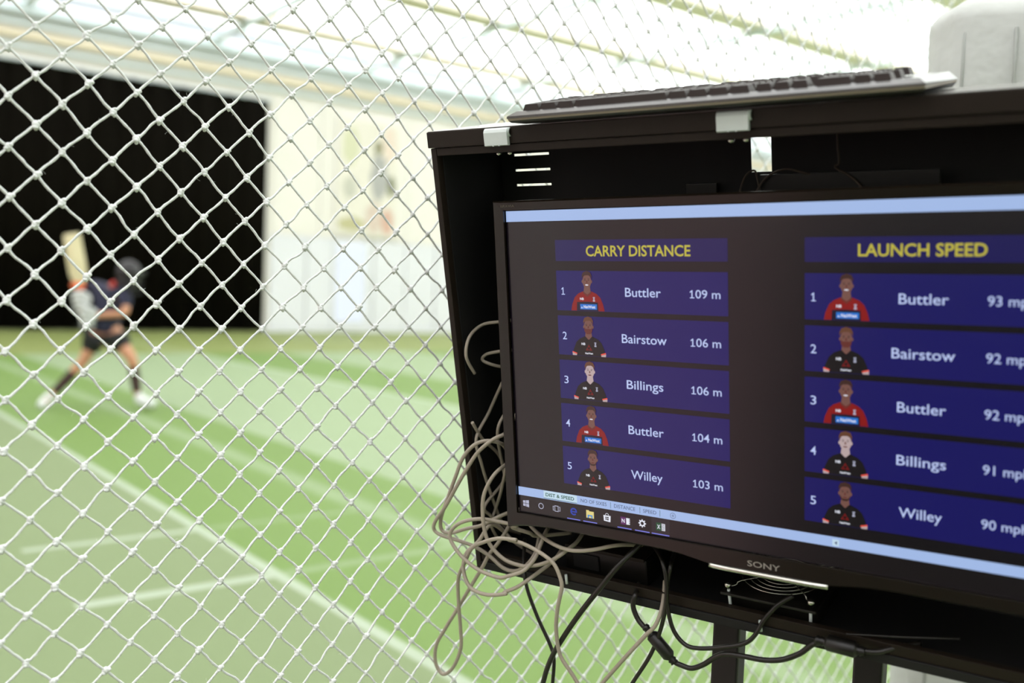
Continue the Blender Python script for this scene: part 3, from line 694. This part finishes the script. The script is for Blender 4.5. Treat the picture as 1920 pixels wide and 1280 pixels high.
for c0, title, tu0, tu1, rows, vu0, vu1 in ((72, 'CARRY DISTANCE', 115.9, 253.2, rows1, 251.6, 288.7), (384, 'LAUNCH SPEED', 439.3, 560.8, rows2, 562.2, 604)):
    flat('heading_tile', [rect(c0, c0+225.6, 37.2, 63.2)], HEAD, 1)
    put('heading_text', title, tu0, tu1, 57, 12.2, YEL, bold=.018)
    for i, (nr, who, val, kind, n0, n1) in enumerate(rows):
        v0 = 75.1+56.1*i
        flat('row_tile', [rect(c0, c0+225.6, v0, v0+49.6)], TILE, 1)
        w_ = 6.2 if nr != '1' else 5
        put('rank_number', nr, c0+9.6-w_/2, c0+9.6+w_/2, v0+29.9, 9.4, TXT, bold=.004)
        put('name_text', who, n0, n1, v0+30.4, 10.6, TXT, bold=.006)
        put('score_text', val, vu0, vu1, v0+30.2, 9.6, TXT, bold=.004)
        make_portrait(c0+44, v0+.6, kind)
flat('sheet_bar', [rect(0, tvw, 363.2, 374.8)], BAR, 1)
flat('active_tab', [rect(39.8, 90.6, 363.4, 373.2)], TABA, 2); flat('tab_line', [rect(39.8, 90.6, 373.2, 373.8), rect(139.1, 139.6, 365, 373), rect(180, 180.5, 365, 373), rect(207.1, 207.6, 365, 373)], GRN, 3)
put('tab_text', 'DIST & SPEED', 43, 86.3, 370.6, 4.3, GRN, bold=.02); put('tab_text', 'NO OF SIXES', 96.1, 133.7, 370.9, 4.5, GRY); put('tab_text', 'DISTANCE', 144.4, 173.8, 371.1, 4.7, GRY); put('tab_text', 'SPEED', 184.7, 202.6, 371.2, 4.4, GRY)
flat('new_sheet_button', ring(224.5, 369.3, 3.7, 3.2)+[rect(222.6, 226.4, 369, 369.6), rect(224.2, 224.8, 367.4, 371.2)], GRY, 3)
flat('scroll_button', [rect(414.6, 421.8, 366, 373.4)], TABA, 2); flat('scroll_arrow', [[(419.6, 367.6), (419.6, 371.8), (416.8, 369.7)]], GRY, 3)
flat('taskbar', [rect(0, tvw, 374.8, tvh-.2)], TASK, 1); flat('task_highlight', [rect(195.6, 220, 375.4, 395)], SEL, 2)
cv = 385.4
flat('menu_icon', [[(6.6, 381.8), (10.6, 381.2), (10.6, 385), (6.6, 385)], [(11.3, 381.1), (16, 380.4), (16, 385), (11.3, 385)], [(6.6, 385.7), (10.6, 385.7), (10.6, 389.4), (6.6, 388.9)], [(11.3, 385.7), (16, 385.7), (16, 390.2), (11.3, 389.5)]], ICO, 3)
flat('search_icon', ring(35, cv, 4.1, 3.1), ICO, 3)
flat('view_icon', [rect(56, 62, 381.4, 382.3), rect(56, 62, 388.6, 389.5), rect(56, 56.9, 381.4, 389.5), rect(61.1, 62, 381.4, 389.5), rect(53.4, 54.3, 382.4, 388.5), rect(63.7, 64.6, 382.4, 388.5), rect(53.4, 55.4, 382.4, 383.1), rect(53.4, 55.4, 387.8, 388.5), rect(62.6, 64.6, 382.4, 383.1), rect(62.6, 64.6, 387.8, 388.5)], ICO, 3)
flat('browser_icon', ring(85, cv, 5, 3, 22, .75, 2*math.pi-.05)+[rect(80.6, 89.8, cv-.8, cv+1)], EBL, 3)
flat('folder_icon', [rect(103.6, 108, 380.2, 382), rect(103.6, 114.8, 381.4, 390.4)], FOL, 3); flat('folder_label', [rect(105.6, 107.4, 386.6, 390.4), rect(111, 112.8, 386.6, 390.4), rect(105.6, 112.8, 386.2, 388)], FOB, 4)
flat('store_icon', [[(128.6, 383), (139, 383), (138.4, 391.2), (129.2, 390.4)]]+ring(133.8, 382.6, 2.6, 2.0, 10, math.pi, 2*math.pi), WHT, 3); flat('store_mark', [rect(131.4, 133.4, 384.8, 386.6), rect(133.9, 136, 384.6, 386.6), rect(131.4, 133.4, 387.1, 388.8), rect(133.9, 136, 387.1, 389.1)], BG, 4)
flat('notes_icon', [rect(153, 160.4, 381.2, 391)], PUR, 3); flat('notes_pages', [rect(160.8, 164.6, 382, 390.4)]+[rect(164.6, 166, 382.2+2.2*k, 383.6+2.2*k) for k in range(4)], WHT, 3); put('notes_letter', 'N', 154.6, 158.8, 388.6, 5, WHT, bold=.02, lay=4)
flat('settings_icon', ring(183, cv, 3.9, 2.2)+[[(183+math.cos(t-.2)*3.6, cv+math.sin(t-.2)*3.6), (183+math.cos(t+.2)*3.6, cv+math.sin(t+.2)*3.6), (183+math.cos(t+.15)*5.2, cv+math.sin(t+.15)*5.2), (183+math.cos(t-.15)*5.2, cv+math.sin(t-.15)*5.2)] for t in np.arange(8)*math.pi/4], WHT, 3)
flat('sheets_icon', [rect(201.8, 208.6, 381, 391)], GEX, 3); flat('sheets_grid', [rect(209, 213.6, 381.6+1.9*k, 382.8+1.9*k) for k in range(5)]+[rect(213, 213.8, 381.6, 390.4)], WHT, 3); put('sheets_letter', 'X', 203.2, 207.4, 388.6, 5, WHT, bold=.02, lay=4)
flat('task_underline', [rect(74.7, 94.5, 395, 396.2), rect(98.7, 119.2, 395, 396.2), rect(148.3, 168.1, 395, 396.2), rect(172.7, 192.8, 395, 396.2), rect(195.6, 219.3, 395, 396.2)], UND, 3)
LOGO = mat('grey_lettering', (150, 146, 138), .35, metal=.3, noise=(60, .05)); LOGD = mat('faint_grey_lettering', (78, 70, 58), .4, noise=(60, .05))
put('maker_lettering', 'SONY', 319.7, 358.2, 412.2, 6.6, LOGO, bold=.012, parent=tvo, dd=-6.4)
put('model_lettering', 'BRAVIA', -4, 17.6, -5.1, 3, LOGD, bold=.015, parent=tvo, dd=-6.1)

# ================================================================== THE KEYBOARD
kx0, kx1 = .1395, .6125
kbo = empty('keyboard', 'dark computer keyboard lying on top of the cabinet, overhanging its front edge', 'keyboard', frame(K((kx0+kx1)/2, .06, 0), KX, KY, KZ))
Y0 = -.022
def slab(name, prof, x0, x1, inset, m):
    bm = bmesh.new(); a = [bm.verts.new(tuple(K(x0+i_, p, q))) for (p, q), i_ in zip(prof, inset)]; b = [bm.verts.new(tuple(K(x1-i_, p, q))) for (p, q), i_ in zip(prof, inset)]; n = len(prof)
    for i in range(n): bm.faces.new((a[i], a[(i+1) % n], b[(i+1) % n], b[i]))
    bm.faces.new(a[::-1]); bm.faces.new(b); return obj(name, bm, m, kbo)
slab('upper_shell', [(Y0, .0096), (Y0+.0005, .0124), (Y0+.011, .0172), (.128, .0185), (.134, .012), (.134, .0096)], kx0, kx1, [0, .0005, .008, .008, .002, 0], KBM)
slab('edge_stripe', [(Y0+.002, .0070), (Y0+.0008, .0096), (.133, .0096), (.133, .0070)], kx0+.001, kx1-.001, [0, 0, 0, 0], KBL)
slab('lower_shell', [(Y0+.0042, .0045), (Y0+.0026, .0070), (.132, .0070), (.130, .002), (Y0+.022, .0012)], kx0+.001, kx1-.001, [.002, 0, 0, .004, .012], BLACK)
for xx in (kx0+.03, kx1-.05):
    obj('rubber_foot', bx(K, xx, xx+.02, .006, .016, 0, .0022), BLACK, kbo)
    obj('rubber_foot', bx(K, xx, xx+.02, .115, .125, 0, .0032), BLACK, kbo)
KCACHE = {}
U = .01905
def keymesh(w):
    if w in KCACHE: return KCACHE[w]
    bm = bmesh.new(); W_ = w*U-.0008; hd = (U-.0008)/2; top = .0075
    rg = []
    for (ix_, fy, by, z) in ((0, 0, 0, 0), (.0026, .0022, .0016, top), (.0036, .0034, .0026, top+.0004)):
        rg.append([bm.verts.new((x, y, z)) for x, y in ((-W_/2+ix_, -hd+fy), (W_/2-ix_, -hd+fy), (W_/2-ix_, hd-by), (-W_/2+ix_, hd-by))])
    for i in range(2):
        for k in range(4): bm.faces.new((rg[i][k], rg[i][(k+1) % 4], rg[i+1][(k+1) % 4], rg[i+1][k]))
    # dished top
    c = bm.verts.new((0, 0, top-.0003))
    for k in range(4): bm.faces.new((rg[2][k], rg[2][(k+1) % 4], c))
    me = bpy.data.meshes.new('key'); bm.to_mesh(me); bm.free(); me.materials.append(KEYM); KCACHE[w] = me; return me
layout = [  # (row offset in units from the front row, start unit, widths)
    (0, [(0, [1.25, 1.25, 1.25, 6.25, 1.25, 1.25, 1.25, 1.25]), (15.25, [1, 1, 1]), (18.5, [2, 1, 1])]),
    (1, [(0, [1.25, 1, 1, 1, 1, 1, 1, 1, 1, 1, 1, 1, 2.75]), (16.25, [1]), (18.5, [1, 1, 1])]),
    (2, [(0, [1.75]+[1]*12+[1.25]), (18.5, [1, 1, 1, 1])]),
    (3, [(0, [1.5]+[1]*12+[1.5]), (15.25, [1, 1, 1]), (18.5, [1, 1, 1])]),
    (4, [(0, [1]*13+[2]), (15.25, [1, 1, 1]), (18.5, [1, 1, 1, 1])]),
    (5.3, [(0, [1]), (2, [1]*4), (6.5, [1]*4), (11, [1]*4), (15.25, [1, 1, 1])])]
pmi = WM[kbo.name].inverted(); kx_s = .1550; rot = (pmi.to_3x3() @ Matrix((KX, KY, KZ)).transposed())
for r_, grp in layout:
    for st, ws in grp:
        u_ = st
        for w_ in ws:
            c = K(kx_s+(u_+w_/2)*U*.99, Y0+.0125+U/2+r_*U, .0168+r_*.0006); u_ += w_
            o = bpy.data.objects.new('key', keymesh(w_)); COL.objects.link(o); o.parent = kbo; o.location = pmi @ Vector(c); WM[o.name] = WM[kbo.name].copy()
            o.rotation_euler = (math.radians(.8*(r_-2)*-1 if r_ else 2), 0, 0)

# ================================================================== CABLES
def cable(name, label, pts, r, m, k=8, parts=None):
    """pts: (pixel x, pixel y, depth y in the cabinet frame)"""
    P_ = []
    for a, b, c in pts:                      # keep every cable clear of the side panel's inner face
        while c > -.002 and (kp(a, b, c)-KA) @ KX < .0175: c -= .002
        P_.append(kp(a, b, c))
    bm = bmesh.new(); sp_ = spline(P_, k)
    c = np.mean([sp_[0], sp_[-1]], axis=0)
    me_root = bpy.data.objects.new
    tube(bm, sp_, r, 12); o = obj(name, bm, m, smooth=False); tag(o, label, 'cable', {'network_cable': 'grey network cables spilling from the cabinet', 'interior_cable': 'dull cables inside the cabinet beside the screen', 'black_cable': 'black cables hanging under the screen', 'aerial_lead': 'thin leads inside the cabinet'}[name])
    return o, P_
c8 = lambda x, y, d: (780+x*.3907, 780+y*.3907, d)
c6 = lambda x, y, d: (780+x*.5624, 560+y*.5624, d)
c5 = lambda x, y, d: (930+x*.15625, 980+y*.15625, d)
GR = .0027
tangle = [c6(420, 250, .05), c8(440, 60, .03), c8(424, 86, .0), c8(370, 112, -.012), c8(300, 170, -.02), c8(245, 250, -.026), c8(190, 345, -.03), c8(140, 435, -.03), c8(92, 505, -.03), c8(88, 545, -.028), c8(125, 572, -.026),
          c8(200, 595, -.02), c8(280, 625, -.014), c8(350, 668, -.01), c8(420, 728, -.01), c8(480, 742, -.008), c8(535, 710, -.004), c8(575, 650, .01), c8(590, 580, .035)]
cable('network_cable', 'grey network cable sweeping from beside the screen down-left in the widest loop', tangle, GR, GREYC)
tangle = [c8(470, 230, .04), c8(428, 150, .012), c8(400, 128, -.002), c8(340, 118, -.01), c8(280, 138, -.018), c8(225, 200, -.022), c8(190, 290, -.026), c8(150, 400, -.026), c8(120, 490, -.024), c8(124, 545, -.022), c8(165, 560, -.02),
          c8(240, 540, -.016), c8(310, 525, -.01), c8(370, 495, -.004), c8(440, 465, .012), c8(520, 440, .04)]
cable('network_cable', 'grey network cable nested just inside the widest loop and ending behind the screen corner', tangle, GR, GREYC)
tangle = [c8(470, 215, .04), c8(428, 235, .004), c8(372, 285, -.02), c8(328, 370, -.03), c8(320, 460, -.034), c8(332, 560, -.036), c8(365, 630, -.036), c8(430, 690, -.034), c8(510, 718, -.032), c5(380, 515, -.032), c5(500, 505, -.03), c5(640, 460, -.026), c5(760, 395, -.02), c5(880, 305, -.01), c5(960, 240, .004), c5(1020, 160, .02), c5(1060, 80, .04)]
cable('network_cable', 'grey network cable bowing down beside the screen corner then rising behind its lower edge', tangle, GR, GREYC)
tangle = [c5(900, 120, .05), c5(500, 155, .012), c5(400, 120, .0), c5(200, 55, -.01), c8(480, 527, -.014), c8(400, 506, -.02), c8(300, 493, -.03), c8(212, 512, -.04), c8(165, 558, -.044), c8(175, 612, -.046), c8(232, 685, -.048), c8(310, 742, -.05), c8(400, 774, -.05), c5(150, 635, -.048), c5(300, 590, -.044), c5(400, 510, -.036), c5(480, 400, -.026), c5(530, 270, -.014), c5(590, 125, .0), c5(640, 40, .02)]
cable('network_cable', 'grey network cable making the lowest round loop under the screen corner', tangle, GR, GREYC)
tangle = [c5(380, -40, .03), c5(430, 50, .004), c5(560, 170, -.01), c5(700, 260, -.02), c5(850, 318, -.024), c5(1000, 335, -.024), c5(1200, 315, -.018), c5(1400, 275, -.008), c5(1560, 262, .006), c5(1750, 265, .03)]
cable('network_cable', 'grey network cable sagging in one shallow arc under the left end of the screen', tangle, GR, GREYC)
tangle = [c8(480, 450, .045), c8(445, 530, .02), c8(400, 600, .0), c8(350, 665, -.008), c8(320, 722, -.014), c8(260, 822, -.024), c8(200, 922, -.03), c8(140, 1020, -.034), c8(97, 1100, -.036), c8(95, 1185, -.036), c8(130, 1237, -.036), c8(178, 1205, -.036), c8(215, 1112, -.038), c8(213, 1010, -.038), c8(205, 900, -.038), c8(203, 780, -.04), c8(235, 700, -.042), c8(270, 632, -.044), c8(330, 602, -.046), c8(400, 586, -.048),
          c8(480, 594, -.046), c5(150, 200, -.044), c5(300, 240, -.042), c5(450, 310, -.04), c5(600, 405, -.04), c5(700, 500, -.04), c5(765, 640, -.042), c5(790, 760, -.044), c5(760, 920, -.046), c5(735, 1060, -.046), c5(722, 1280, -.046), c6(480, 1185, -.046), c6(520, 1250, -.046), c6(555, 1310, -.046), c6(620, 1450, -.046)]
cable('network_cable', 'grey network cable with the long hanging teardrop loop, then running down off the bottom', tangle, GR, GREYC)
tangle = [c8(430, 560, .02), c8(360, 520, -.004), c8(300, 600, -.022), c8(240, 660, -.034), c8(228, 740, -.044), c8(262, 822, -.05), c8(340, 856, -.052), c8(430, 852, -.052), c5(100, 832, -.05), c5(250, 772, -.046), c5(400, 672, -.036), c5(500, 600, -.022), c5(620, 510, -.008), c5(720, 420, .01), c5(800, 300, .03)]
cable('network_cable', 'grey network cable forming the wide loop that dips over the cabinet bottom edge', tangle, GR, GREYC)
for lb, pts in (('dull grey cable arching inside the cabinet high beside the screen', [(960, 600, .06), (937, 603, .05), (904, 609, .045), (880, 632, .045), (874, 668, .05), (890, 700, .07)]),
                ('dull grey cable looping inside the cabinet just below the high arch', [(960, 656, .06), (940, 658, .05), (912, 664, .045), (905, 675, .045), (925, 684, .05), (955, 690, .07)]),
                ('dull grey cable hanging straight down inside the cabinet left of the screen', [(958, 690, .06), (942, 717, .05), (916, 774, .045), (893, 822, .045), (903, 870, .06), (922, 930, .08), (945, 985, .09), (975, 1000, .1)]),
                ('dull grey cable dropping behind the screen edge inside the cabinet', [(950, 770, .05), (936, 795, .03), (933, 820, .03), (938, 850, .04), (948, 900, .05)]),
                ('dull grey cable running down through the tangle beside the screen corner', [c8(432, 250, .02), c8(405, 370, .03), c8(380, 450, .035), c8(360, 520, .04), c8(400, 600, .05)]),
                ('dull grey cable slanting through the tangle towards the cabinet floor', [c8(270, 30, .07), c8(320, 110, .06), c8(400, 190, .06), c8(425, 300, .06), c8(330, 430, .05), c8(360, 480, .04), c8(430, 560, .035), c8(480, 610, .035), c8(560, 660, .05)])):
    cable('interior_cable', lb, pts, .0023, GREYC)
BR = .0032
cable('black_cable', 'thick black cord slanting down-left from under the screen across the net', [c6(800, 760, .03), c6(735, 830, .0), c6(670, 895, -.02), c6(600, 980, -.03), c6(545, 1050, -.036), c6(490, 1130, -.04), c6(450, 1200, -.04), c6(425, 1275, -.04), c6(400, 1400, -.04)], .0036, BLKC)
cable('black_cable', 'thin black cord dropping from the tangle below the cabinet bottom edge', [c6(362, 800, .04), c6(360, 900, -.004), c6(372, 970, -.012), c6(405, 1060, -.014), c6(448, 1155, -.016), c6(460, 1205, -.02), c6(455, 1290, -.02), c6(450, 1400, -.02)], .0026, BLKC)
cable('black_cable', 'black cord hanging straight beside the adaptor and curling off the bottom', [c6(790, 820, .04), c6(820, 870, -.003), c6(836, 960, -.012), c6(824, 1070, -.014), c6(785, 1180, -.016), c6(722, 1280, -.018), c6(660, 1380, -.018)], .0027, BLKC)
cable('network_cable', 'single grey cable rising from the bottom edge to the in-line adaptor', [c6(560, 1350, -.03), c6(622, 1280, -.03), c6(700, 1192, -.028), c6(765, 1122, -.024), c6(800, 1085, -.018), c6(822, 1020, -.006), c6(830, 940, .02)], GR, GREYC)
c7 = lambda x, y, d: (1200+x*.375, 980+y*.375, d)
cable('black_cable', 'black cord looping from under the screen, across the first post to the fan', [c7(170, 150, .04), c7(155, 210, -.003), c7(138, 300, -.006), c7(135, 400, -.012), c7(165, 530, -.014), c7(225, 607, -.014), c7(300, 627, -.014), c7(420, 620, -.014), c7(520, 603, -.012), c7(575, 560, -.008), c7(620, 485, -.002), c7(690, 410, .004), c7(765, 365, .01)], .0028, BLKC)
o1, Pa = cable('black_cable', 'black cord with two in-line blocks draped along under the cabinet front', [(1200, 1090, .04), (1192, 1112, -.003), (1187, 1135, -.008), (1196, 1160, -.01), (1212, 1180, -.012), (1236, 1210, -.012), (1262, 1238, -.012), c7(210, 712, -.012), c7(260, 726, -.012), c7(320, 706, -.012), c7(380, 668, -.012), c7(430, 655, -.012), c7(520, 667, -.012), c7(620, 685, -.012), c7(710, 683, -.012), c7(800, 652, -.01), c7(880, 600, -.008), c7(980, 608, -.008), c7(1080, 632, -.008), c7(1180, 645, -.004), c7(1270, 625, .006), c7(1400, 600, .03)], .0034, BLKC, k=6)
def block(pa, pb, r, nm, lbl):
    a = kp(*pa); b = kp(*pb); bm = bmesh.new(); d_ = b-a
    ts = [0, .06, .1, .16, .2, .24, .27, .8, .84, .88, .92, .96, 1.0]; rs = [.004, .0055, .0042, .0058, .0045, r*.8, r, r, r*.8, .0045, .006, .0045, .0055]
    tube(bm, [a+d_*t for t in ts], rs, 16); o = obj(nm, bm, BLACK, o1); o['label'] = lbl
block((1208, 1172, -.013), (1265, 1242, -.013), .0085, 'inline_block', 'round black in-line block with ribbed ends left of the post')
block((1528, 1198, -.009), (1622, 1222, -.009), .0095, 'inline_block', 'fat black in-line block at the cabinet front edge')
cable('aerial_lead', 'thin dark lead hanging inside the cabinet right of the back opening', [(1570, 236, .12), (1571, 275, .12), (1573, 305, .12), (1566, 312, .118), (1572, 318, .115), (1590, 328, .112), (1610, 345, .11), (1630, 370, .105)], .0014, LEADC)
cable('aerial_lead', 'thin brown lead arching above the screen left of the back opening', [(1384, 370, .11), (1392, 342, .115), (1402, 325, .115), (1415, 320, .115), (1420, 335, .11), (1425, 360, .11)], .0012, LEADC)
cable('aerial_lead', 'thin brown lead arching above the screen under the back opening', [(1415, 365, .105), (1430, 340, .11), (1450, 324, .11), (1475, 317, .11), (1500, 322, .11), (1530, 330, .12)], .0012, LEADC)
cable('aerial_lead', 'faint dark lead lying along the cabinet bottom at the right', [c7(1030, 555, .004), c7(1150, 562, .006), c7(1300, 570, .01), c7(1450, 575, .016), c7(1600, 580, .03)], .0014, BLKC)

# ================================================================== WHITE COVERED PAD behind the cabinet
pd0 = at(1694, 700, 1.62); pd0[2] = 0
PX = nrm([.90, -.43, 0]); PY = np.array([-PX[1], PX[0], 0])
pad = empty('covered_pad', 'tall white fabric-covered pad standing behind the right of the cabinet', 'pad', frame(pd0+PX*.25, PX, PY, UZ))
H_ = 2.02
bm = bmesh.new(); rings = []
lv = list(np.linspace(0, H_-.05, 24))+[H_-.05+.05*math.sin(t) for t in np.linspace(.2, math.pi/2, 7)]
for z in lv:
    k_ = 0 if z <= H_-.05 else 1-math.sqrt(max(0, 1-((z-(H_-.05))/.05)**2)); ring_ = []
    for i in range(56):
        t = 2*math.pi*i/56; c_, s_ = math.cos(t), math.sin(t)
        e = .55; x = .26*math.copysign(abs(c_)**e, c_); y = .11*math.copysign(abs(s_)**e, s_)
        x *= 1-.26*k_; y *= 1-.75*k_
        wv = .004*math.sin(9*t+z*5)+.004*math.sin(z*23+t*3)*math.exp(-((z-1.85)/.25)**2)+.003*math.sin(z*41-5*t)
        p = pd0+PX*(.265+x+wv*c_)+PY*(.12+y+wv*s_)+UZ*(z+.004*math.sin(5*t))*1.0
        if z == 0: p[2] = 0
        ring_.append(bm.verts.new(tuple(p)))
    rings.append(ring_)
for i in range(len(rings)-1):
    for k in range(56): f = bm.faces.new((rings[i][k], rings[i][(k+1) % 56], rings[i+1][(k+1) % 56], rings[i+1][k])); f.smooth = True
bm.faces.new(rings[0][::-1]); bm.faces.new(rings[-1])
obj('fabric_cover', bm, CANVAS, pad)
for xo in (.06, .135):
    cs_ = (abs(xo-.265)/.26)**(1/.55); yf = .12-.11*(1-cs_**2)**(.55/2)
    s_ = bmesh.new(); pts = [pd0+PX*xo+PY*(yf-.002)+UZ*z for z in np.linspace(.02, H_-.07, 12)]
    tube(s_, spline(pts, 2), .0026, 6); obj('seam', s_, mat('seam_thread', (158, 162, 156), .9, noise=(60, .05)), pad)
